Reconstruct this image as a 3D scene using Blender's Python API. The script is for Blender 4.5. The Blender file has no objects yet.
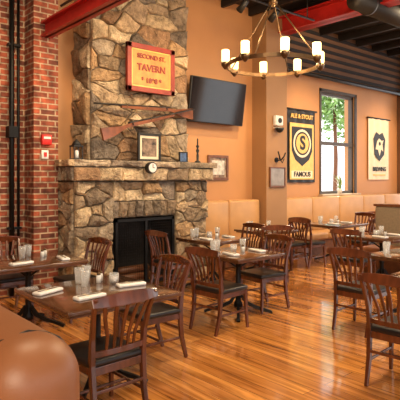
import bpy, bmesh, math, random
from mathutils import Vector, Matrix, noise
random.seed(11)
S=bpy.context.scene
try:
    S.view_settings.view_transform='Standard'
except Exception: pass

# ---------------------------------------------------------------- materials
def new_mat(name):
    m=bpy.data.materials.new(name); m.use_nodes=True
    nt=m.node_tree; b=nt.nodes['Principled BSDF']
    return m,nt,b
def mat(name,col,rough=.5,metal=0.,var=.15,scale=8.,bump=0.,bscale=40.,stretch=None,emit=None,estr=0.,coat=0.):
    m,nt,b=new_mat(name)
    N=nt.nodes; L=nt.links
    tc=N.new('ShaderNodeTexCoord'); mp=N.new('ShaderNodeMapping')
    L.new(tc.outputs['Object'],mp.inputs[0])
    if stretch: mp.inputs['Scale'].default_value=stretch
    nz=N.new('ShaderNodeTexNoise'); nz.inputs['Scale'].default_value=scale; nz.inputs['Detail'].default_value=5
    L.new(mp.outputs[0],nz.inputs['Vector'])
    cr=N.new('ShaderNodeValToRGB')
    c=Vector(col)
    cr.color_ramp.elements[0].position=.3; cr.color_ramp.elements[1].position=.7
    cr.color_ramp.elements[0].color=(*[max(0,x*(1-var)) for x in c],1)
    cr.color_ramp.elements[1].color=(*[min(1,x*(1+var)) for x in c],1)
    L.new(nz.outputs['Fac'],cr.inputs[0]); L.new(cr.outputs[0],b.inputs['Base Color'])
    b.inputs['Roughness'].default_value=rough; b.inputs['Metallic'].default_value=metal
    if coat: b.inputs['Coat Weight'].default_value=coat; b.inputs['Coat Roughness'].default_value=.1
    if bump:
        n2=N.new('ShaderNodeTexNoise'); n2.inputs['Scale'].default_value=bscale; n2.inputs['Detail'].default_value=6
        L.new(mp.outputs[0],n2.inputs['Vector'])
        bp=N.new('ShaderNodeBump'); bp.inputs['Strength'].default_value=bump; bp.inputs['Distance'].default_value=.02
        L.new(n2.outputs['Fac'],bp.inputs['Height']); L.new(bp.outputs[0],b.inputs['Normal'])
    if emit:
        b.inputs['Emission Color'].default_value=(*emit,1); b.inputs['Emission Strength'].default_value=estr
    return m
M={}
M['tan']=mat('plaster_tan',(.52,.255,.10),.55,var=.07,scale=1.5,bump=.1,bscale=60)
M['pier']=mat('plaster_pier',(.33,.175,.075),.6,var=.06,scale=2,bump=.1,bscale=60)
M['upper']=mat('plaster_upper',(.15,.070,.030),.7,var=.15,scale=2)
M['ceil']=mat('ceiling_dark',(.014,.009,.007),.7,var=.3,scale=3)
M['mahog']=mat('mahogany',(.105,.028,.010),.25,var=.5,scale=12,stretch=(1,1,.25),coat=.6)
M['seat']=mat('black_vinyl',(.012,.010,.010),.35,var=.1)
M['ttop']=mat('tabletop_walnut',(.10,.042,.018),.16,var=.35,scale=7,stretch=(.3,4,1),coat=.8)
M['iron']=mat('cast_iron',(.012,.012,.012),.45,metal=.6,var=.2)
M['black']=mat('black_paint',(.012,.011,.010),.5,var=.2)
M['red']=mat('red_steel',(.40,.015,.012),.4,var=.15)
M['signred']=mat('sign_red',(.26,.022,.010),.45,var=.2)
M['leather']=mat('brown_leather',(.27,.105,.042),.42,var=.08,scale=3,bump=.05,bscale=140)
M['creamleather']=mat('tan_leather',(.54,.30,.125),.38,var=.08,scale=4,bump=.08,bscale=90)
M['white']=mat('white_cloth',(.85,.83,.8),.6,var=.04)
M['whitepl']=mat('white_plastic',(.8,.79,.75),.4,var=.02)
M['mortar']=mat('mortar',(.15,.12,.085),.9,var=.25,scale=20,bump=.5,bscale=60)
M['trimw']=mat('window_frame',(.07,.055,.045),.5,var=.1)
M['sill']=mat('sill_wood',(.5,.4,.28),.5,var=.1)
M['gold']=mat('gold_paint',(.80,.50,.13),.4,var=.12,scale=12)
M['amber']=mat('amber_board',(.52,.24,.05),.45,var=.25,scale=9)
M['cream']=mat('cream_paper',(.82,.72,.52),.6,var=.06)
M['frame']=mat('frame_wood',(.16,.06,.025),.35,var=.3,scale=15)
M['gunwood']=mat('gun_stock',(.20,.06,.018),.3,var=.35,scale=10,coat=.4)
M['steel']=mat('gun_steel',(.04,.035,.03),.35,metal=.6,var=.1)
M['bronze']=mat('bronze_metal',(.13,.08,.04),.35,metal=.8,var=.15)
M['screen']=mat('tv_screen',(.008,.008,.01),.08,var=.3)
M['picture']=mat('print_photo',(.22,.15,.10),.4,var=.9,scale=14)
M['picpale']=mat('print_pale',(.55,.52,.46),.4,var=.4,scale=16)
M['blue']=mat('print_blue',(.08,.14,.28),.4,var=.4,scale=20)
M['leaf']=mat('leaf_green',(.20,.36,.09),.5,var=.5,scale=20)
M['alarm']=mat('alarm_red',(.6,.02,.015),.4,var=.05)
M['greybooth']=mat('grey_upholstery',(.26,.21,.14),.7,var=.12,scale=30)
M['lamp']=mat('lamp_glass',(.6,.45,.25),.5,var=.02,emit=(1,.66,.28),estr=3.2)
M['metalpanel']=mat('brushed_panel',(.30,.25,.20),.35,metal=.7,var=.2)
M['soot']=mat('soot_brick',(.02,.016,.013),.9,var=.4,scale=12)
M['ground']=mat('ground_outside',(.5,.5,.45),.9,var=.2)
# thin drinking glass: mostly see-through with pale sheen
m,nt,b=new_mat('clear_glass'); N=nt.nodes; L=nt.links
b.inputs['Base Color'].default_value=(.85,.86,.86,1); b.inputs['Roughness'].default_value=.08
tr=N.new('ShaderNodeBsdfTransparent'); lw=N.new('ShaderNodeLayerWeight'); lw.inputs['Blend'].default_value=.35
ma=N.new('ShaderNodeMath'); ma.operation='MULTIPLY_ADD'; ma.inputs[1].default_value=.55; ma.inputs[2].default_value=.14; L.new(lw.outputs['Facing'],ma.inputs[0])
ms=N.new('ShaderNodeMixShader'); L.new(ma.outputs[0],ms.inputs[0]); L.new(tr.outputs[0],ms.inputs[1]); L.new(b.outputs[0],ms.inputs[2]); L.new(ms.outputs[0],nt.nodes['Material Output'].inputs[0]); M['glass']=m
# stone with attribute colour
m,nt,b=new_mat('field_stone'); N=nt.nodes; L=nt.links
at=N.new('ShaderNodeAttribute'); at.attribute_name='Col'
tc=N.new('ShaderNodeTexCoord'); nz=N.new('ShaderNodeTexNoise'); nz.inputs['Scale'].default_value=6; nz.inputs['Detail'].default_value=9; nz.inputs['Roughness'].default_value=.75
L.new(tc.outputs['Object'],nz.inputs['Vector'])
cr=N.new('ShaderNodeValToRGB'); cr.color_ramp.elements[0].position=.32; cr.color_ramp.elements[1].position=.70
cr.color_ramp.elements[0].color=(.34,.28,.22,1); cr.color_ramp.elements[1].color=(1.8,1.65,1.4,1)
L.new(nz.outputs['Fac'],cr.inputs[0])
mx=N.new('ShaderNodeMix'); mx.data_type='RGBA'; mx.blend_type='MULTIPLY'; mx.inputs['Factor'].default_value=1
L.new(at.outputs['Color'],mx.inputs['A']); L.new(cr.outputs[0],mx.inputs['B']); L.new(mx.outputs['Result'],b.inputs['Base Color'])
n2=N.new('ShaderNodeTexNoise'); n2.inputs['Scale'].default_value=9; n2.inputs['Detail'].default_value=9; n2.inputs['Roughness'].default_value=.65; L.new(tc.outputs['Object'],n2.inputs['Vector'])
bp=N.new('ShaderNodeBump'); bp.inputs['Strength'].default_value=1; bp.inputs['Distance'].default_value=.08
L.new(n2.outputs['Fac'],bp.inputs['Height']); L.new(bp.outputs[0],b.inputs['Normal'])
b.inputs['Roughness'].default_value=.7; M['stone']=m
# brick
m,nt,b=new_mat('red_brick'); N=nt.nodes; L=nt.links
tc=N.new('ShaderNodeTexCoord'); sp=N.new('ShaderNodeSeparateXYZ'); cb=N.new('ShaderNodeCombineXYZ'); ad=N.new('ShaderNodeMath'); ad.operation='ADD'
L.new(tc.outputs['Object'],sp.inputs[0]); L.new(sp.outputs[0],ad.inputs[0]); L.new(sp.outputs[1],ad.inputs[1]); L.new(ad.outputs[0],cb.inputs[0]); L.new(sp.outputs[2],cb.inputs[1])
br=N.new('ShaderNodeTexBrick'); br.inputs['Scale'].default_value=1; br.inputs['Brick Width'].default_value=.215; br.inputs['Row Height'].default_value=.077
br.inputs['Mortar Size'].default_value=.011; br.inputs['Mortar Smooth'].default_value=.3; br.inputs['Bias'].default_value=-.1
br.inputs['Color1'].default_value=(.34,.085,.04,1); br.inputs['Color2'].default_value=(.10,.035,.024,1); br.inputs['Mortar'].default_value=(.42,.32,.22,1)
L.new(cb.outputs[0],br.inputs['Vector'])
nz=N.new('ShaderNodeTexNoise'); nz.inputs['Scale'].default_value=9; nz.inputs['Detail'].default_value=6; L.new(tc.outputs['Object'],nz.inputs['Vector'])
cr=N.new('ShaderNodeValToRGB'); cr.color_ramp.elements[0].position=.3; cr.color_ramp.elements[1].position=.72
cr.color_ramp.elements[0].color=(.45,.4,.36,1); cr.color_ramp.elements[1].color=(1.6,1.5,1.45,1); L.new(nz.outputs['Fac'],cr.inputs[0])
mx=N.new('ShaderNodeMix'); mx.data_type='RGBA'; mx.blend_type='MULTIPLY'; mx.inputs['Factor'].default_value=1
L.new(br.outputs['Color'],mx.inputs['A']); L.new(cr.outputs[0],mx.inputs['B']); L.new(mx.outputs['Result'],b.inputs['Base Color'])
bp=N.new('ShaderNodeBump'); bp.invert=True; bp.inputs['Strength'].default_value=.8; bp.inputs['Distance'].default_value=.012
L.new(br.outputs['Fac'],bp.inputs['Height']); L.new(bp.outputs[0],b.inputs['Normal']); b.inputs['Roughness'].default_value=.85; M['brick']=m
# plank floor
m,nt,b=new_mat('plank_floor'); N=nt.nodes; L=nt.links
tc=N.new('ShaderNodeTexCoord'); sp=N.new('ShaderNodeSeparateXYZ'); cb=N.new('ShaderNodeCombineXYZ')
L.new(tc.outputs['Object'],sp.inputs[0]); L.new(sp.outputs[1],cb.inputs[0]); L.new(sp.outputs[0],cb.inputs[1])
br=N.new('ShaderNodeTexBrick'); br.inputs['Scale'].default_value=1; br.inputs['Brick Width'].default_value=2.3; br.inputs['Row Height'].default_value=.13
br.inputs['Mortar Size'].default_value=.0022; br.inputs['Mortar Smooth'].default_value=.2; br.offset=.37
br.inputs['Color1'].default_value=(.80,.36,.09,1); br.inputs['Color2'].default_value=(.46,.17,.038,1); br.inputs['Mortar'].default_value=(.06,.02,.006,1)
L.new(cb.outputs[0],br.inputs['Vector'])
mp=N.new('ShaderNodeMapping'); mp.inputs['Scale'].default_value=(1.0,14,1); L.new(cb.outputs[0],mp.inputs[0])
nz=N.new('ShaderNodeTexNoise'); nz.inputs['Scale'].default_value=1.4; nz.inputs['Detail'].default_value=7; nz.inputs['Distortion'].default_value=.8; L.new(mp.outputs[0],nz.inputs['Vector'])
cr=N.new('ShaderNodeValToRGB'); cr.color_ramp.elements[0].position=.3; cr.color_ramp.elements[1].position=.7
cr.color_ramp.elements[0].color=(.45,.34,.25,1); cr.color_ramp.elements[1].color=(1.25,1.25,1.25,1); L.new(nz.outputs['Fac'],cr.inputs[0])
mx=N.new('ShaderNodeMix'); mx.data_type='RGBA'; mx.blend_type='MULTIPLY'; mx.inputs['Factor'].default_value=1
L.new(br.outputs['Color'],mx.inputs['A']); L.new(cr.outputs[0],mx.inputs['B']); L.new(mx.outputs['Result'],b.inputs['Base Color'])
b.inputs['Roughness'].default_value=.17; b.inputs['Coat Weight'].default_value=.7; b.inputs['Coat Roughness'].default_value=.08
bp=N.new('ShaderNodeBump'); bp.invert=True; bp.inputs['Strength'].default_value=.3; bp.inputs['Distance'].default_value=.004
L.new(br.outputs['Fac'],bp.inputs['Height']); L.new(bp.outputs[0],b.inputs['Normal']); M['floor']=m

# ---------------------------------------------------------------- mesh builder
class B:
    def __init__(s): s.v=[]; s.f=[]; s.m=[]; s.c=[]; s.mats=[]; s.smooth=[]
    def mi(s,k):
        if k not in s.mats: s.mats.append(k)
        return s.mats.index(k)
    def add(s,vs,fs,k,sm=False,col=(1,1,1)):
        o=len(s.v); s.v+= [tuple(v) for v in vs]; i=s.mi(k)
        for f in fs: s.f.append([o+a for a in f]); s.m.append(i); s.smooth.append(sm); s.c.append(col)
    def box(s,x0,x1,y0,y1,z0,z1,k,M4=None):
        vs=[Vector((x,y,z)) for x in (x0,x1) for y in (y0,y1) for z in (z0,z1)]
        if M4: vs=[M4@v for v in vs]
        s.add(vs,[(0,1,3,2),(4,6,7,5),(0,4,5,1),(2,3,7,6),(0,2,6,4),(1,5,7,3)],k)
    def rbox(s,x0,x1,y0,y1,z0,z1,k,r=.03,seg=3,M4=None):
        bm=bmesh.new(); bmesh.ops.create_cube(bm,size=1)
        for v in bm.verts: v.co=Vector(((x0+x1)/2+v.co.x*(x1-x0),(y0+y1)/2+v.co.y*(y1-y0),(z0+z1)/2+v.co.z*(z1-z0)))
        bmesh.ops.bevel(bm,geom=bm.edges[:],offset=r,segments=seg,profile=.5,affect='EDGES')
        if M4: bm.transform(M4)
        bm.verts.index_update()
        s.add([v.co.copy() for v in bm.verts],[[v.index for v in f.verts] for f in bm.faces],k,True); bm.free()
    def sweep(s,path,w,h,k,side=Vector((0,1,0)),sm=False):
        path=[Vector(p) for p in path]; n=len(path); vs=[]
        for i,p in enumerate(path):
            t=(path[min(i+1,n-1)]-path[max(i-1,0)]).normalized()
            a=(side-t*side.dot(t)).normalized(); c=t.cross(a)
            ww=(w[i] if isinstance(w,(list,tuple)) else w)/2; hh=(h[i] if isinstance(h,(list,tuple)) else h)/2
            vs+=[p+a*ww+c*hh,p-a*ww+c*hh,p-a*ww-c*hh,p+a*ww-c*hh]
        fs=[]
        for i in range(n-1):
            for j in range(4): fs.append((i*4+j,i*4+(j+1)%4,(i+1)*4+(j+1)%4,(i+1)*4+j))
        fs+=[(3,2,1,0),tuple((n-1)*4+j for j in range(4))]
        s.add(vs,fs,k,sm)
    def tube(s,path,r,k,seg=10,closed=False):
        path=[Vector(p) for p in path]; n=len(path); vs=[]
        for i,p in enumerate(path):
            if closed: t=(path[(i+1)%n]-path[i-1]).normalized()
            else: t=(path[min(i+1,n-1)]-path[max(i-1,0)]).normalized()
            up=Vector((0,0,1)) if abs(t.z)<.95 else Vector((1,0,0))
            a=t.cross(up).normalized(); c=t.cross(a)
            rr=r[i] if isinstance(r,(list,tuple)) else r
            vs+=[p+(a*math.cos(q)+c*math.sin(q))*rr for q in [2*math.pi*j/seg for j in range(seg)]]
        fs=[]
        for i in range(n if closed else n-1):
            for j in range(seg): fs.append((i*seg+j,i*seg+(j+1)%seg,((i+1)%n)*seg+(j+1)%seg,((i+1)%n)*seg+j))
        if not closed: fs+=[tuple(range(seg))[::-1],tuple((n-1)*seg+j for j in range(seg))]
        s.add(vs,fs,k,True)
    def lathe(s,prof,c,k,seg=20):
        vs=[];n=len(prof)
        for r,z in prof: vs+=[(c[0]+r*math.cos(2*math.pi*j/seg),c[1]+r*math.sin(2*math.pi*j/seg),c[2]+z) for j in range(seg)]
        fs=[]
        for i in range(n-1):
            for j in range(seg): fs.append((i*seg+j,i*seg+(j+1)%seg,(i+1)*seg+(j+1)%seg,(i+1)*seg+j))
        fs+=[tuple(range(seg))[::-1],tuple((n-1)*seg+j for j in range(seg))]
        s.add(vs,fs,k,True)
    def prism(s,pts,y0,y1,k):
        n=len(pts); vs=[(x,y0,z) for x,z in pts]+[(x,y1,z) for x,z in pts]
        fs=[tuple(range(n)),tuple(range(n,2*n))[::-1]]+[(i,i+n,(i+1)%n+n,(i+1)%n) for i in range(n)]
        s.add(vs,fs,k)
    def mesh(s,name):
        me=bpy.data.meshes.new(name); me.from_pydata(s.v,[],s.f)
        for k in s.mats: me.materials.append(M[k])
        for i,p in enumerate(me.polygons): p.material_index=s.m[i]; p.use_smooth=s.smooth[i]
        ca=me.color_attributes.new(name='Col',type='FLOAT_COLOR',domain='CORNER')
        for p in me.polygons:
            for li in p.loop_indices: ca.data[li].color=(*s.c[p.index],1)
        bm=bmesh.new(); bm.from_mesh(me); bmesh.ops.recalc_face_normals(bm,faces=bm.faces[:]); bm.to_mesh(me); bm.free()
        return me
    def obj(s,name,loc=(0,0,0),rz=0,bevel=0):
        return place(s.mesh(name),name,loc,rz,bevel)
def place(me,name,loc=(0,0,0),rz=0,bevel=0,parent=None):
    o=bpy.data.objects.new(name,me); S.collection.objects.link(o); o.location=loc; o.rotation_euler=(0,0,math.radians(rz))
    if bevel:
        md=o.modifiers.new('bevel','BEVEL'); md.width=bevel; md.segments=2; md.limit_method='ANGLE'
    if parent: o.parent=parent
    return o
def text(name,body,loc,size,k,parent,ext=.004,bold=0.):
    cu=bpy.data.curves.new(name,'FONT'); cu.body=body; cu.size=size; cu.extrude=ext; cu.offset=bold; cu.align_x='CENTER'; cu.align_y='CENTER'
    cu.materials.append(M[k]); o=bpy.data.objects.new(name,cu); S.collection.objects.link(o)
    o.location=loc; o.rotation_euler=(math.radians(90),0,0); o.parent=parent
    return o

WY=6.94; CZ=5.0
# ---------------------------------------------------------------- room shell
b=B(); b.box(-3,14.2,-4,7.4,-.1,0,'floor'); b.obj('floor')
b=B(); b.box(-3,14.2,-4,7.4,CZ,CZ+.1,'ceil')
for i in range(22):
    x=-2.5+i*.75; b.box(x,x+.07,-4,WY-.01,CZ-.16,CZ+.001,'ceil')
b.obj('ceiling')
wx0,wx1,wz0,wz1=9.68,11.10,1.22,3.62
b=B()
b.box(3.05,wx0,WY,WY+.3,0,CZ,'tan'); b.box(wx1,13.2,WY,WY+.3,0,CZ,'tan')
b.box(wx0,wx1,WY,WY+.3,0,wz0,'tan'); b.box(wx0,wx1,WY,WY+.3,wz1,CZ,'tan')
b.obj('wall_back')
b=B(); b.box(-3,3.05,6.88,7.24,0,CZ,'brick'); b.box(2.70,3.05,6.56,6.89,0,CZ,'brick'); b.obj('wall_brick')
b=B(); b.box(7.37,8.0,6.56,WY+.01,0,CZ,'pier'); b.obj('wall_pier',bevel=.01)
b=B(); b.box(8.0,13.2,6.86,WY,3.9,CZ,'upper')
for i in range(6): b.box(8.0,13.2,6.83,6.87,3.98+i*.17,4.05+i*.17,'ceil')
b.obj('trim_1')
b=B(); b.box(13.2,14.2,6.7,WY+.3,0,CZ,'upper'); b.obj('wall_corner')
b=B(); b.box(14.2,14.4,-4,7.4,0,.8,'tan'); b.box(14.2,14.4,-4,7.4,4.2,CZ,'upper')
for y in (-4,-1,2,5): b.box(14.2,14.4,y,y+.6,.8,4.2,'tan')
b.obj('wall_right')
b=B(); b.box(-3.2,-3,-4,7.24,0,CZ,'tan'); b.obj('wall_left')
b=B(); b.box(-3,14.2,-4.2,-4,0,.8,'tan'); b.box(-3,14.2,-4.2,-4,3.6,CZ,'tan')
for x in (-3,0.2,3.4,6.6,9.8,13.2): b.box(x,x+1.0,-4.2,-4,.8,3.6,'tan')
b.obj('wall_front')
b=B(); b.box(5.6,7.37,WY-.02,WY,0,.12,'frame'); b.box(8.0,13.2,WY-.02,WY,0,.12,'frame'); b.obj('baseboard_back')
b=B(); b.tube([(8.0,6.72,3.87),(13.2,6.72,3.87)],.045,'black')
for x in (8.6,10.2,11.8,13.0): b.tube([(x,6.72,3.87),(x,6.87,3.92)],.02,'black')
b.obj('ceiling_rail_pipe')
b=B()
fr=.07
b.box(wx0,wx0+fr,WY+.05,WY+.15,wz0,wz1,'trimw'); b.box(wx1-fr,wx1,WY+.05,WY+.15,wz0,wz1,'trimw')
b.box(wx0,wx1,WY+.05,WY+.15,wz0,wz0+fr,'trimw'); b.box(wx0,wx1,WY+.05,WY+.15,wz1-fr,wz1,'trimw')
zm=(wz0+wz1)/2
b.box(wx0,wx1,WY+.04,WY+.15,zm-.04,zm+.04,'trimw')
b.box(wx0-.09,wx1+.09,WY-.12,WY+.05,wz0-.03,wz0+.002,'sill')
b.box(wx0-.06,wx0+.005,WY-.02,WY+.02,wz0,wz1+.06,'trimw'); b.box(wx1-.005,wx1+.06,WY-.02,WY+.02,wz0,wz1+.06,'trimw'); b.box(wx0-.06,wx1+.06,WY-.02,WY+.02,wz1-.005,wz1+.06,'trimw')
b.obj('window_1')
b=B(); b.box(-5,45,7.6,60,-.3,-.2,'ground'); b.obj('ground_outside')
def foliage(name,c,r,n):
    b=B()
    b.tube([(c[0],c[1],-.2),(c[0]+.1,c[1],c[2]*.5),(c[0],c[1],c[2])],[.10,.08,.05],'frame')
    for i in range(n):
        th=random.uniform(0,6.28); ph=math.acos(random.uniform(-1,1)); rr=r*random.uniform(.3,1)
        p=Vector((c[0]+rr*math.sin(ph)*math.cos(th),c[1]+rr*math.sin(ph)*math.sin(th),c[2]+rr*math.cos(ph)*.8))
        a=Vector((random.uniform(-1,1),random.uniform(-1,1),random.uniform(-1,1))).normalized(); d=a.orthogonal().normalized(); q=.15
        b.add([p-a*q,p+d*q*.5,p+a*q,p-d*q*.5],[(0,1,2,3)],'leaf')
    return b.obj(name)
foliage('tree',(15.3,10.4,4.6),1.6,1100)
foliage('tree',(19.5,12.6,4.6),2.0,1300)

# ---------------------------------------------------------------- stones
PAL=[(.38,.30,.21),(.29,.23,.17),(.48,.40,.29),(.20,.165,.13),(.37,.26,.155),(.19,.165,.145),(.52,.45,.34),(.33,.29,.24),(.24,.155,.095)]
def clip(poly,mx,my,nx,ny):
    out=[];n=len(poly)
    for i in range(n):
        a=poly[i];c=poly[(i+1)%n]
        da=(a[0]-mx)*nx+(a[1]-my)*ny; dc=(c[0]-mx)*nx+(c[1]-my)*ny
        if da<=0: out.append(a)
        if (da<0 and dc>0) or (da>0 and dc<0):
            t=da/(da-dc); out.append((a[0]+(c[0]-a[0])*t,a[1]+(c[1]-a[1])*t))
    return out
def stones(b,u0,u1,v0,v1,cu,cv,fn,h=.05,asp=1.0,jit=.42,bright=1.,drop=.25):
    nu=max(1,round((u1-u0)/cu)); nv=max(1,round((v1-v0)/cv)); seeds=[]
    for i in range(nu):
        for j in range(nv):
            off=.25 if j%2 else -.25
            if nu==1: off=0
            if nu>2 and nv>2 and random.random()<drop: continue
            seeds.append((u0+(i+.5+off+random.uniform(-jit,jit))*(u1-u0)/nu,(v0+(j+.5+(random.uniform(-jit,jit) if nv>1 else 0))*(v1-v0)/nv)*asp))
    for i,sd in enumerate(seeds):
        poly=[(u0,v0*asp),(u1,v0*asp),(u1,v1*asp),(u0,v1*asp)]
        for j,o in enumerate(seeds):
            if i==j or not poly: continue
            poly=clip(poly,(sd[0]+o[0])/2,(sd[1]+o[1])/2,o[0]-sd[0],o[1]-sd[1])
        if len(poly)<3: continue
        poly=[(p[0],p[1]/asp) for p in poly]
        pp=[]
        for q in range(len(poly)):
            a=poly[q];c=poly[(q+1)%len(poly)]; l=math.dist(a,c)
            if l<.01: continue
            pp.append(a); k=int(l/.05)
            for e in range(1,k+1):
                t=e/(k+1); pp.append((a[0]+(c[0]-a[0])*t,a[1]+(c[1]-a[1])*t))
        n=len(pp)
        if n<3: continue
        cx=sum(p[0] for p in pp)/n; cy=sum(p[1] for p in pp)/n
        hh=h*random.uniform(.5,1.6); tx=random.uniform(-.16,.16); ty=random.uniform(-.16,.16)
        vs=[]
        def ring(sh,hv,jt):
            for p in pp:
                dx=p[0]-cx;dy=p[1]-cy;l=math.hypot(dx,dy)+1e-6
                k=max(0,(l-sh)/l)
                x=cx+dx*k;y=cy+dy*k
                e=min(1,min(x-u0,u1-x,y-v0,v1-y)/.05) ; e=max(0,e)
                wv=noise.noise_vector(Vector((x*4.5,y*5.5,3.1)))*.05*e
                x+=wv.x+random.uniform(-jt,jt);y+=wv.y*.8+random.uniform(-jt,jt)
                w=hv+ (hv>0)*((x-cx)*tx+(y-cy)*ty+random.uniform(-jt,jt)*.8)
                vs.append(fn(x,y,w))
        ring(.004,-.03,0); ring(.008,hh*.5,.004); ring(.026,hh*.95,.008); ring(.08,hh*1.1,.012)
        vs.append(fn(cx,cy,hh*1.15)); fs=[]
        for r in range(3):
            for q in range(n): fs.append((r*n+q,r*n+(q+1)%n,(r+1)*n+(q+1)%n,(r+1)*n+q))
        for q in range(n): fs.append((3*n+q,3*n+(q+1)%n,4*n))
        c=random.choice(PAL); v=random.uniform(.8,1.25)*bright
        b.add(vs,fs,'stone',False,tuple(x*v for x in c))
front=lambda Y:(lambda u,v,w:(u,Y-w,v))
left=lambda X:(lambda u,v,w:(X-w,u,v))
b=B()
FX0,FX1,FY=3.13,5.52,6.25
ox0,ox1,oz=3.72,4.86,1.02
b.box(FX0,ox0,FY,WY,0,1.84,'mortar'); b.box(ox1,FX1,FY,WY,0,1.84,'mortar'); b.box(ox0-.01,ox1+.01,FY,WY,oz,1.84,'mortar')
b.box(ox0-.01,ox1+.01,WY-.08,WY,0,oz,'soot'); b.box(ox0-.01,ox0+.03,FY+.05,WY,0,oz,'soot'); b.box(ox1-.03,ox1+.01,FY+.05,WY,0,oz,'soot')
b.box(3.5,5.28,6.48,WY,1.8,CZ,'mortar')
stones(b,FX0,ox0,0,1.55,.26,.16,front(FY),asp=1.4); stones(b,ox1,FX1,0,1.55,.26,.16,front(FY),asp=1.4)
stones(b,ox0,ox1,oz,1.26,.15,.26,front(FY),asp=.5,jit=.2); stones(b,ox0,ox1,1.26,1.55,.36,.14,front(FY),asp=1.3)
stones(b,FY,WY,0,1.55,.3,.16,left(FX0),asp=1.4)
b.box(3.07,5.58,6.14,WY,1.57,1.83,'mortar')
stones(b,3.07,5.58,1.56,1.75,.40,.19,front(6.14),h=.035,jit=.3,bright=1.1); stones(b,6.14,WY,1.56,1.75,.3,.19,left(3.07),h=.03)
stones(b,3.04,5.62,1.76,1.85,.6,.1,front(6.12),h=.045,jit=.3,bright=1.3)
b.box(3.05,5.60,6.12,WY,1.76,1.85,'mortar'); stones(b,6.1,WY,1.76,1.85,.4,.1,left(3.04),h=.03,bright=1.2)
stones(b,3.5,5.28,1.86,CZ,.30,.17,front(6.48),h=.05,asp=1.6,drop=.35); stones(b,6.48,WY,1.86,CZ,.4,.19,left(3.5),h=.04,asp=1.5)
fire=b.obj('stone_fireplace')
b=B()
b.box(3.76,4.82,6.21,6.25,.96,1.0,'iron'); b.box(3.76,3.80,6.21,6.25,.0,1.0,'iron'); b.box(4.78,4.82,6.21,6.25,.0,1.0,'iron'); b.box(3.76,4.82,6.21,6.25,.02,.07,'iron'); b.box(4.27,4.31,6.205,6.25,.03,.97,'iron')
for i in range(26): b.box(3.80+i*.038,3.803+i*.038,6.225,6.228,.07,.96,'iron')
for i in range(22): b.box(3.8,4.78,6.226,6.229,.08+i*.04,.083+i*.04,'iron')
b.obj('fireplace_screen')
b=B()
for i,(x,y,z,a) in enumerate([(4.0,6.55,.06,.1),(4.05,6.70,.06,-.1),(4.02,6.63,.165,.05)]):
    b.tube([(x,y,z),(x+.6,y+a*.4,z+.005)],.06,'frame')
b.obj('firewood_logs')

def disc(b,cx,cz,y0,y1,r,k,seg=24): b.prism([(cx+r*math.cos(2*math.pi*i/seg),cz+r*math.sin(2*math.pi*i/seg)) for i in range(seg)],y0,y1,k)
b=B()
cx,cz=4.25,1.75
disc(b,cx,cz,5.99,6.07,.085,'black'); disc(b,cx,cz,5.982,6.00,.068,'whitepl')
b.box(cx-.004,cx+.004,5.976,5.983,cz,cz+.05,'black'); b.box(cx,cx+.035,5.976,5.983,cz-.004,cz+.004,'black')
b.obj('mantel_clock')
def picobj(name,x0,x1,z0,z1,y,fk='black',ik='picpale',mat_k='cream',fw=.035,mw=.04,th=.03):
    b=B()
    b.box(x0,x1,y,y+th,z0,z0+fw,fk); b.box(x0,x1,y,y+th,z1-fw,z1,fk); b.box(x0,x0+fw,y,y+th,z0+fw,z1-fw,fk); b.box(x1-fw,x1,y,y+th,z0+fw,z1-fw,fk)
    b.box(x0+fw,x1-fw,y+th*.5,y+th,z0+fw,z1-fw,mat_k); b.box(x0+fw+mw,x1-fw-mw,y+th*.4,y+th*.6,z0+fw+mw,z1-fw-mw,ik)
    return b.obj(name,bevel=.003)
picobj('framed_photo',4.18,4.60,1.851,2.28,6.26,mat_k='cream',ik='picture')
picobj('framed_photo',4.97,5.14,1.851,2.02,6.26,ik='blue',mat_k='blue',fw=.015,mw=.01)
b=B(); b.lathe([(.05,0),(.05,.02),(.018,.04),(.022,.12),(.014,.16),(.03,.2),(.012,.24),(.028,.27),(.028,.285),(.012,.29),(.012,.40),(.002,.405)],(5.38,6.3,1.851),'black'); b.obj('candlestick')
b=B(); lx,ly,lz=3.22,6.35,1.851
b.box(lx-.07,lx+.07,ly-.07,ly+.07,lz,lz+.02,'black'); b.box(lx-.07,lx+.07,ly-.07,ly+.07,lz+.18,lz+.2,'black')
for sx in (-1,1):
    for sy in (-1,1): b.box(lx+sx*.062-.006,lx+sx*.062+.006,ly+sy*.062-.006,ly+sy*.062+.006,lz,lz+.2,'black')
b.lathe([(.07,.2),(.04,.25),(.015,.27),(.015,.285)],(lx,ly,lz),'black',seg=12)
b.lathe([(.03,.02),(.03,.12),(.004,.14)],(lx,ly,lz),'whitepl'); b.obj('lantern')
# sign
b=B()
x0,x1,z0,z1,y=4.0,4.88,2.90,3.62,6.27
b.box(x0,x1,y,y+.06,z0,z0+.075,'signred'); b.box(x0,x1,y,y+.06,z1-.075,z1,'signred'); b.box(x0,x0+.075,y,y+.06,z0,z1,'signred'); b.box(x1-.075,x1,y,y+.06,z0,z1,'signred')
b.box(x0+.07,x1-.07,y+.02,y+.06,z0+.07,z1-.07,'amber')
for (a,c,d,e) in ((x0+.075,x1-.075,z0+.075,z0+.095),(x0+.075,x1-.075,z1-.095,z1-.075),(x0+.075,x0+.095,z0+.075,z1-.075),(x1-.095,x1-.075,z0+.075,z1-.075)): b.box(a,c,y+.012,y+.03,d,e,'gold')
sg=b.obj('wooden_sign',bevel=.004)
text('letters_1','SECOND ST.',(4.44,y+.012,3.44),.095,'signred',sg,bold=.003); text('letters_2','TAVERN',(4.44,y+.012,3.27),.14,'signred',sg,bold=.004); text('letters_3','* 1898 *',(4.44,y+.012,3.08),.11,'signred',sg,bold=.003)
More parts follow.
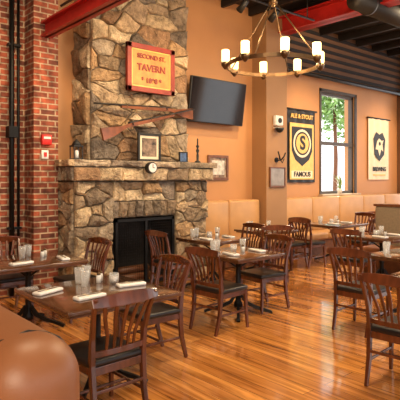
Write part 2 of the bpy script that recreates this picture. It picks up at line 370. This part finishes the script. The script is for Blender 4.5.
# rifles
def rifle(p0,p1,y,k=1.0):
    p0=Vector((p0[0],0,p0[1]));p1=Vector((p1[0],0,p1[1])); L=(p1-p0).length; u=(p1-p0).normalized(); w=Vector((-u.z,0,u.x))
    if w.z<0: w=-w
    def P(a,c,yy=y): q=p0+u*a*L+w*c*1.25; return (q.x,yy,q.z)
    b=B()
    st=[(0,.03),(.0,-.11),(.12,-.085),(.20,-.045),(.25,-.03),(.45,-.03),(.75,-.022),(.75,.004),(.45,.008),(.28,.012),(.2,.0),(.1,.015)]
    n=len(st); vs=[P(a,c,y-.022) for a,c in st]+[P(a,c,y+.022) for a,c in st]
    b.add(vs,[tuple(range(n)),tuple(range(n,2*n))[::-1]]+[(i,i+n,(i+1)%n+n,(i+1)%n) for i in range(n)],'gunwood')
    b.tube([P(.3,.016),P(1,.012)],[.018,.013],'steel'); b.tube([P(.27,.018),P(.36,.018)],.022,'steel')
    b.tube([P(.3,.016),P(.3,-.0,y-.04),P(.295,-.01,y-.05)],.008,'steel',seg=6)
    b.tube([P(.25,-.03),P(.26,-.065),P(.30,-.07),P(.325,-.03)],.006,'steel',seg=6)
    for a in (.5,.7): b.tube([P(a-.005,0),P(a+.005,0)],.028,'bronze',seg=8)
    b.tube([P(.97,.015),P(.97,.035)],.004,'steel',seg=6)
    b.tube([P(.4,-.02,y),P(.4,-.02,y+.2)],.008,'iron',seg=6); b.tube([P(.6,-.02,y),P(.6,-.02,y+.2)],.008,'iron',seg=6)
    b.obj('antique_rifle')
rifle((5.26,2.70),(3.46,2.64),6.30)
rifle((3.52,2.26),(5.22,2.70),6.20)
# TV
R=Matrix.Translation(Vector((6.22,6.72,2.99)))@Matrix.Rotation(math.radians(8),4,'X')
b=B(); b.rbox(-.68,.68,-.03,.03,-.40,.40,'black',.01,2,R); b.box(-.66,.66,-.034,-.03,-.38,.385,'screen',R)
b.tube([R@Vector((0,.03,0)),(6.22,6.93,2.99)],.03,'iron'); b.box(6.05,6.4,6.91,6.94,2.82,3.17,'iron')
b.obj('wall_television')
picobj('framed_photo',6.16,6.68,1.56,2.03,6.905,fk='frame',ik='picpale',mat_k='picture',fw=.05,mw=.05)
picobj('framed_mirror',7.45,7.92,1.42,1.82,6.525,fk='frame',ik='metalpanel',mat_k='metalpanel',fw=.025,mw=.01)
b=B(); b.rbox(7.56,7.78,6.47,6.56,2.64,2.84,'whitepl',.02,2); disc(b,7.67,2.74,6.455,6.48,.05,'black'); b.obj('emergency_light')
b=B(); b.lathe([(.09,.03),(.08,-.01),(.05,-.05),(.01,-.065)],(7.65,6.46,2.56),'black'); b.box(7.58,7.72,6.44,6.56,2.585,2.60,'whitepl'); b.obj('security_camera')
b=B(); b.tube([(7.66,6.55,1.96),(7.66,6.44,1.95),(7.60,6.42,2.02),(7.56,6.42,2.12)],.014,'iron'); b.tube([(7.66,6.44,1.95),(7.73,6.42,2.02),(7.78,6.42,2.10)],.014,'iron')
b.tube([(7.6,6.44,2.0),(7.66,6.40,1.9),(7.74,6.42,1.98)],.010,'iron'); disc(b,7.66,1.96,6.54,6.56,.05,'iron'); b.obj('wall_coat_hook')
b=B(); b.tube([(2.50,6.82,0),(2.50,6.82,CZ)],.032,'iron'); b.tube([(2.60,6.84,0),(2.60,6.84,CZ)],.018,'iron'); b.box(2.44,2.56,6.74,6.88,2.15,2.30,'iron')
for z in (.9,3.4,4.3): b.box(2.45,2.63,6.80,6.88,z,z+.03,'iron')
b.obj('conduit_pipe')
b=B(); b.rbox(2.79,2.93,6.49,6.56,2.05,2.19,'alarm',.01,2); b.box(2.81,2.91,6.48,6.49,2.13,2.16,'whitepl'); b.obj('fire_alarm')
b=B(); b.rbox(2.80,2.90,6.53,6.56,1.86,1.98,'whitepl',.008,2); b.box(2.83,2.87,6.52,6.53,1.89,1.95,'alarm'); b.obj('wall_switch')
# hanging banners (rippled cloth on a rod)
def cloth(b,x0,x1,z0,z1,y,k):
    n=24; vs=[];fs=[]
    for i in range(n+1):
        x=x0+(x1-x0)*i/n
        for z in (z0,z1): vs.append((x,y+.012*math.sin(i*.9),z))
    for i in range(n): fs.append((2*i,2*i+1,2*i+3,2*i+2))
    b.add(vs,fs,k,True)
b=B(); x0,x1,z0,z1=8.42,9.40,1.50,3.10; y=6.89
cloth(b,x0,x1,z0,z1,y+.01,'black'); b.box(x0+.07,x1-.07,y-.006,y-.002,z0+.07,z1-.30,'gold')
cx=(x0+x1)/2
b.prism([(cx-.36,2.72),(cx+.36,2.72),(cx+.36,2.2),(cx+.24,2.0),(cx,1.86),(cx-.24,2.0),(cx-.36,2.2)],y-.010,y-.006,'black'); disc(b,cx,2.36,y-.014,y-.009,.31,'cream'); disc(b,cx,2.36,y-.017,y-.013,.26,'black'); disc(b,cx,2.36,y-.020,y-.016,.22,'gold')
b.box(x0+.12,x1-.12,y-.009,y-.005,z0+.10,z0+.26,'cream')
b.tube([(x0-.06,y+.01,z1),(x1+.06,y+.01,z1)],.02,'black')
for x in (x0+.05,x1-.05): b.tube([(x,y+.01,z1),(x,WY,z1+.02)],.008,'black',seg=6)
ps=b.obj('hanging_banner'); text('letters_1','ALE & STOUT',(cx,y-.008,2.95),.13,'gold',ps,bold=.004); text('emblem','S',(cx,y-.024,2.36),.42,'black',ps,bold=.012); text('letters_2','FAMOUS',(cx,y-.012,1.68),.15,'black',ps,bold=.004)
b=B(); x0,x1=11.66,12.68; z0,z1=1.56,3.16
cloth(b,x0,x1,z0,z1,y+.01,'cream'); cx=(x0+x1)/2
b.prism([(cx-.30,2.62),(cx-.15,2.80),(cx,2.74),(cx+.15,2.80),(cx+.30,2.62),(cx+.24,2.22),(cx,2.04),(cx-.24,2.22)],y-.010,y-.004,'black')
b.prism([(cx-.2,2.35),(cx-.12,2.56),(cx-.02,2.64),(cx+.1,2.58),(cx+.2,2.60),(cx+.14,2.5),(cx+.18,2.3),(cx+.08,2.36),(cx,2.18),(cx-.08,2.34)],y-.016,y-.008,'cream'); disc(b,cx,2.50,y-.020,y-.014,.05,'black')
b.box(x0+.2,x1-.2,y-.008,y-.004,1.66,1.70,'gold'); b.tube([(x0-.06,y+.01,z1),(x1+.06,y+.01,z1)],.02,'black')
for x in (x0+.05,x1-.05): b.tube([(x,y+.01,z1),(x,WY,z1+.02)],.008,'black',seg=6)
ps=b.obj('hanging_banner'); text('letters_1','BREWING',(cx,y-.010,1.83),.15,'black',ps,bold=.004)
# sill plant
b=B(); px,py,pz=10.35,6.88,wz0+.004
b.lathe([(.05,0),(.065,.1),(.07,.12),(.06,.12),(.055,.10)],(px,py,pz),'whitepl')
for i in range(30):
    a=random.uniform(0,6.28); r=random.uniform(.05,.18); h=random.uniform(.15,.48)
    p0=Vector((px,py,pz+.1)); p1=Vector((px+r*.5*math.cos(a),py+r*.4*math.sin(a),pz+h*.8)); p2=Vector((px+r*1.3*math.cos(a),py+r*.6*math.sin(a),pz+h))
    b.sweep([p0,p1,p2],[.006,.035,.004],.003,'leaf' if i%3 else 'white',side=Vector((-math.sin(a),math.cos(a),0)))
b.obj('potted_plant')

# ---------------------------------------------------------------- banquettes
def banquette(name,x0,x1,k='creamleather'):
    b=B(); y1=WY-.03; n=max(1,round((x1-x0)/1.1)); w=(x1-x0)/n
    b.box(x0,x1,y1-.60,y1,0,.30,'frame'); b.box(x0,x1,y1-.12,y1,.3,1.14,'frame')
    for i in range(n):
        b.rbox(x0+i*w+.004,x0+(i+1)*w-.004,y1-.64,y1-.08,.30,.45,k,.04,3); b.rbox(x0+i*w+.004,x0+(i+1)*w-.004,y1-.22,y1-.02,.44,1.18,k,.05,3)
    return b.obj(name)
banquette('banquette_bench',5.66,7.35); 
banquette('banquette_bench',8.02,13.15)
b=B(); b.rbox(.46,.79,1.42,3.3,.08,1.10,'leather',.15,8); b.rbox(.02,.58,1.5,3.3,.25,.47,'leather',.07,4); b.box(.05,.74,1.54,3.25,0,.26,'frame')
# piping seams following the rounded back
for yy in (1.60,2.45):
    b.tube([(.79,yy,.3),(.793,yy,.93),(.778,yy,1.02),(.745,yy,1.06),(.70,yy,1.085),(.64,yy,1.101),(.55,yy,1.085),(.485,yy,1.04),(.458,yy,.95),(.458,yy,.3)],.005,'seat',seg=6)
b.obj('leather_booth')
b=B(); b.rbox(8.0,8.22,2.8,4.62,.1,1.12,'greybooth',.05,3); b.rbox(7.48,8.02,2.8,4.6,.3,.46,'leather',.05,3); b.box(7.53,8.15,2.85,4.55,0,.3,'frame'); b.box(7.99,8.23,2.79,4.63,1.11,1.15,'frame'); b.obj('booth_seat')

# ---------------------------------------------------------------- chair mesh (faces +X)
def chair_mesh():
    b=B()
    for s in (-1,1):
        b.sweep([(-.27,s*.185,0),(-.215,s*.19,.2),(-.195,s*.195,.43),(-.21,s*.20,.6),(-.25,s*.215,.75),(-.295,s*.225,.86)],[.026,.032,.034,.030,.028,.026],[.030,.038,.042,.034,.028,.022],'mahog')
        b.sweep([(.205,s*.205,0),(.19,s*.195,.22),(.185,s*.19,.42)],[.026,.032,.036],[.026,.032,.036],'mahog')
        b.sweep([(-.20,s*.19,.385),(.185,s*.19,.385)],.022,.055,'mahog')
        b.sweep([(-.215,s*.188,.19),(.19,s*.194,.19)],.016,.022,'mahog')
    b.sweep([(.188,-.19,.385),(.188,.19,.385)],.022,.055,'mahog',side=Vector((1,0,0)))
    b.sweep([(-.195,-.19,.385),(-.195,.19,.385)],.022,.055,'mahog',side=Vector((1,0,0)))
    b.sweep([(0,-.19,.19),(0,.19,.19)],.022,.016,'mahog',side=Vector((1,0,0)))
    b.sweep([(-.22,-.19,.26),(-.22,.19,.26)],.016,.022,'mahog',side=Vector((1,0,0)))
    pts=[];hs=[]
    for i in range(11):
        t=-1+i*.2; pts.append((-.285-.035*(1-t*t),t*.245,.835+.012*(1-t*t))); hs.append(.055+.03*(1-t*t))
    b.sweep(pts,.022,hs,'mahog',side=Vector((1,0,-.35)))
    pts=[(-.203-.018*(1-t*t),t*.2,.495) for t in [-1+i*.25 for i in range(9)]]
    b.sweep(pts,.02,.038,'mahog',side=Vector((1,0,0)))
    for j in range(-2,3):
        t=j/2.0; y0=j*.052; y1=j*.083; bx=-.018*(1-(y0/.2)**2); tx=-.035*(1-(y1/.245)**2)
        b.sweep([(-.203+bx,y0,.50),(-.222+bx*.9+tx*.1,y0*1.0,.60),(-.25+tx*.6,(y0+y1)/2*1.02,.71),(-.283+tx,y1,.82)],[.018,.024,.028,.028],.012,'mahog')
    b.rbox(-.205,.215,-.215,.215,.405,.455,'seat',.022,3)
    return b.mesh('dining_chair')
CM=chair_mesh()
def chair(x,y,rz): 
    return place(CM,'dining_chair',(x,y,0),rz,bevel=.004)
TZ=.72
def table_mesh(w,d):
    b=B()
    b.rbox(-w/2,w/2,-d/2,d/2,TZ-.035,TZ,'ttop',.008,2); b.box(-w/2+.03,w/2-.03,-d/2+.03,d/2-.03,TZ-.055,TZ-.034,'frame')
    b.box(-.16,.16,-.16,.16,TZ-.065,TZ-.05,'iron')
    b.lathe([(.055,.08),(.05,.12),(.032,.16),(.03,.3),(.04,.33),(.03,.36),(.03,TZ-.12),(.055,TZ-.08),(.055,TZ-.06)],(0,0,0),'iron')
    for q in range(4):
        a=math.pi/4+q*math.pi/2; c,s=math.cos(a),math.sin(a)
        b.sweep([(c*.03,s*.03,.22),(c*.09,s*.09,.13),(c*.2,s*.2,.075),(c*.30,s*.30,.05),(c*.38,s*.38,.022),(c*.40,s*.40,.012)],[.03,.035,.035,.03,.03,.05],[.03,.04,.035,.03,.03,.024],'iron',side=Vector((-s,c,0)))
        b.sweep([(c*.03,s*.03,.55),(c*.10,s*.10,.60),(c*.2,s*.2,.655)],.02,.02,'iron',side=Vector((-s,c,0)))
    return b.mesh('dining_table')
T9=table_mesh(.95,.95); T75=table_mesh(.78,.78); T10=table_mesh(1.0,.85)
def table(me,x,y): return place(me,'dining_table',(x,y,0),0)
table(T9,1.95,3.5); chair(1.71,3.0,92); chair(2.56,3.66,178)
table(T10,2.12,5.3); chair(2.72,5.32,182); chair(2.15,5.95,-90)
table(T75,4.22,4.2); chair(3.67,3.92,4); chair(4.60,4.16,176)
table(T75,4.95,5.45); chair(4.30,5.58,0); chair(5.55,5.45,180)
table(T75,6.45,5.75); chair(7.02,5.7,180); chair(6.0,5.25,60)
table(T10,8.35,5.65); chair(7.45,5.6,0); chair(8.3,5.0,90); chair(9.15,5.65,180)
table(T10,10.9,5.65); chair(10.1,5.6,0)
table(T75,7.05,3.95); chair(6.42,4.0,3)
table(T75,5.6,2.75); chair(4.78,2.90,3)
table(T75,4.72,1.95); chair(3.76,1.91,4)

# ---------------------------------------------------------------- tableware
def tumbler():
    b=B(); b.lathe([(.030,0),(.040,.13),(.037,.13),(.028,.012),(.001,.012)],(0,0,0),'glass',seg=20); return b.mesh('drinking_glass')
def shaker():
    b=B(); b.lathe([(.02,0),(.022,.05),(.016,.065)],(0,0,0),'whitepl',seg=14); b.lathe([(.017,.065),(.016,.08),(.006,.088)],(0,0,0),'bronze',seg=14); return b.mesh('salt_shaker')
def napkin():
    b=B(); b.rbox(-.12,.12,-.045,.045,0,.026,'white',.010,2); b.sweep([(-.10,.0,.029),(.0,.0,.029)],.012,.004,'metalpanel'); b.sweep([(0,0,.029),(.1,0,.029)],.02,.004,'metalpanel'); b.sweep([(-.03,-.047,.012),(-.03,-.03,.028),(-.03,.03,.028),(-.03,.047,.012)],.02,.003,'cream',side=Vector((1,0,0))); return b.mesh('rolled_napkin')
def candle():
    b=B(); b.lathe([(.035,0),(.042,.03),(.04,.08),(.038,.08),(.036,.01),(.001,.01)],(0,0,0),'glass',seg=18); b.lathe([(.03,.012),(.03,.05),(.003,.055)],(0,0,0),'white',seg=14); return b.mesh('votive_candle')
GT,SH,NP,CD=tumbler(),shaker(),napkin(),candle()
Z=TZ+.0005
def put(me,n,x,y,r=0): place(me,n,(x,y,Z),r)
put(GT,'drinking_glass',1.96,3.82); put(GT,'drinking_glass',2.06,3.88)
put(GT,'drinking_glass',1.95,3.70); put(SH,'salt_shaker',2.10,3.74); put(SH,'salt_shaker',2.15,3.80)
put(CD,'votive_candle',2.20,3.66); put(NP,'rolled_napkin',1.62,3.66,20); put(NP,'rolled_napkin',2.24,3.46,-10); put(NP,'rolled_napkin',1.78,3.30,5)
put(SH,'salt_shaker',2.3,5.35); put(SH,'salt_shaker',2.36,5.42); put(GT,'drinking_glass',2.2,5.5); put(GT,'drinking_glass',2.1,5.42); put(NP,'rolled_napkin',1.95,5.05,10); put(NP,'rolled_napkin',2.42,5.08,80)
for (x,y) in [(4.22,4.2),(4.95,5.45),(6.45,5.75),(8.35,5.65),(7.05,3.95),(5.6,2.75),(10.9,5.65)]:
    put(GT,'drinking_glass',x-.2,y+.22); put(GT,'drinking_glass',x-.09,y+.27); put(GT,'drinking_glass',x+.2,y+.12); put(CD,'votive_candle',x+.02,y+.1); put(NP,'rolled_napkin',x-.22,y-.1,80); put(NP,'rolled_napkin',x+.22,y-.1,80); put(SH,'salt_shaker',x+.05,y-.03)
put(NP,'rolled_napkin',4.48,2.1,30); put(GT,'drinking_glass',4.6,2.2)

# ---------------------------------------------------------------- chandelier
cx,cy,cz=5.17,4.48,3.12; R0=.62
b=B()
seg=48
vs=[];fs=[]
for i in range(seg):
    a=2*math.pi*i/seg
    for r,z in ((R0+.012,-.025),(R0+.012,.025),(R0-.012,.025),(R0-.012,-.025)): vs.append((cx+r*math.cos(a),cy+r*math.sin(a),cz+z))
for i in range(seg):
    for j in range(4): fs.append((i*4+j,i*4+(j+1)%4,((i+1)%seg)*4+(j+1)%4,((i+1)%seg)*4+j))
b.add(vs,fs,'bronze')
for q in range(4):
    a=q*math.pi/2+.35; b.tube([(cx+R0*math.cos(a),cy+R0*math.sin(a),cz+.02),(cx+.03*math.cos(a),cy+.03*math.sin(a),cz+.86)],.009,'bronze',seg=8)
b.lathe([(.02,.80),(.06,.84),(.06,.87),(.03,.92),(.012,.94)],(cx,cy,cz),'bronze')
b.tube([(cx,cy,cz+.9),(cx,cy,CZ-.1)],.010,'bronze'); b.lathe([(.07,CZ-.2-cz),(.07,CZ-cz)],(cx,cy,cz),'bronze')
for q in range(8):
    a=q*math.pi/4+.15; x,y=cx+(R0+.03)*math.cos(a),cy+(R0+.03)*math.sin(a)
    b.lathe([(.015,-.06),(.055,-.01),(.06,.03),(.045,.035)],(x,y,cz),'bronze',seg=14)
    b.lathe([(.045,.035),(.055,.06),(.055,.19),(.048,.20),(.01,.20)],(x,y,cz),'lamp',seg=14)
b.obj('chandelier')
for q in range(4):
    a=q*math.pi/2; l=bpy.data.lights.new('chandelier_light','POINT'); l.energy=28; l.color=(1,.64,.32); l.shadow_soft_size=.08
    o=bpy.data.objects.new('chandelier_light',l); S.collection.objects.link(o); o.location=(cx+.5*math.cos(a),cy+.5*math.sin(a),cz+.3)

# ---------------------------------------------------------------- beams / ducts / tracks
def ibeam(name,x,y0,y1,z,k='red',w=.16,h=.2):
    b=B(); b.box(x-w/2,x+w/2,y0,y1,z-h/2,z-h/2+.025,k); b.box(x-w/2,x+w/2,y0,y1,z+h/2-.025,z+h/2,k); b.box(x-.015,x+.015,y0,y1,z-h/2,z+h/2,k); return b
b=ibeam('steel_beam',2.87,-4,6.55,3.62); b.obj('steel_beam')
b=ibeam('steel_beam',7.85,-4,6.55,4.66,w=.28,h=.32); b.obj('steel_beam')
b=B(); b.tube([(7.2,4.5,4.5),(14.1,4.5,4.5)],.16,'black',seg=18)
for x in (7.6,9.6,11.6): b.tube([(x,4.5,4.5),(x,4.5,CZ)],.012,'black'); b.tube([(x-.03,4.5,4.5),(x+.03,4.5,4.5)],.175,'black',seg=18)
b.obj('air_duct')
b=B(); b.tube([(4.4,5.6,4.5),(7.6,5.6,4.5)],.02,'black'); 
for x in (4.6,6.0,7.4): b.tube([(x,5.6,4.5),(x,5.6,CZ)],.01,'black')
for x in (5.75,6.5): b.tube([(x,5.6,4.5),(x,5.6,4.38)],.01,'black'); b.tube([(x,5.52,4.42),(x,5.70,4.30)],[.04,.06],'black')
b.obj('track_light')
b=B(); b.tube([(3.02,-1,3.95),(3.02,6.4,3.95)],.018,'black')
for y in (4.6,5.4): b.tube([(3.02,y,3.95),(3.02,y,3.82)],.01,'black'); b.tube([(3.0,y-.06,3.86),(3.1,y+.1,3.74)],[.04,.055],'black')
for y in (0,3,6): b.tube([(3.02,y,3.95),(3.02,y,CZ)],.008,'black')
b.obj('track_light')

# ---------------------------------------------------------------- lights
def area(loc,tgt,size,e,col):  # added soft fill lights for the warm interior, no fixtures belong to them
    l=bpy.data.lights.new('area_fill','AREA'); l.energy=e; l.size=size; l.color=col
    o=bpy.data.objects.new('area_fill',l); S.collection.objects.link(o); o.location=loc
    o.rotation_euler=(Vector(tgt)-Vector(loc)).to_track_quat('-Z','Y').to_euler()
def spot(loc,tgt,e,ang,col=(1,.66,.34)):
    l=bpy.data.lights.new('spot_lamp','SPOT'); l.energy=e; l.spot_size=math.radians(ang); l.spot_blend=.8; l.color=col; l.shadow_soft_size=.06
    o=bpy.data.objects.new('spot_lamp',l); S.collection.objects.link(o); o.location=loc
    o.rotation_euler=(Vector(tgt)-Vector(loc)).to_track_quat('-Z','Y').to_euler()
W=(1,.76,.48)
area((1.5,2.5,4.7),(2.5,4.5,0),1.0,100,W)
area((5.0,2.5,4.7),(5.0,4.0,0),1.0,160,W)
area((9.0,3.5,4.7),(9.0,5.0,0),1.0,210,W)
area((-2.0,-1.5,3.2),(4,6,1.2),2.0,220,(1,.82,.60))
spot((4.6,3.9,4.5),(4.5,6.5,2.5),140,60,(1,.76,.50))
spot((3.2,4.4,4.5),(3.6,6.5,2.0),140,55,(1,.76,.50))
spot((6.3,5.2,4.5),(6.5,6.9,1.6),280,65)
spot((2.6,4.6,4.6),(2.4,6.9,2.2),130,65)
spot((9.0,4.9,4.6),(9.0,6.9,1.8),340,65)
spot((12.2,4.9,4.6),(12.2,6.9,1.5),360,70)
l=bpy.data.lights.new('sun','SUN'); l.energy=8.0; l.angle=.1; l.color=(1,.95,.85); o=bpy.data.objects.new('sun',l); S.collection.objects.link(o); o.rotation_euler=(math.radians(-35),0,math.radians(-30)); o.location=(10,20,20)
w=bpy.data.worlds.new('world'); S.world=w; w.use_nodes=True; bg=w.node_tree.nodes['Background']; bg.inputs[0].default_value=(.98,.98,1,1); bg.inputs[1].default_value=2.8

# ---------------------------------------------------------------- camera
c=bpy.data.cameras.new('camera'); c.lens=45; c.sensor_width=36; c.shift_y=-.055; c.clip_start=.05
o=bpy.data.objects.new('camera',c); S.collection.objects.link(o); o.location=(0,0,1.6); o.rotation_euler=(math.radians(90),0,math.radians(-40.77)); S.camera=o
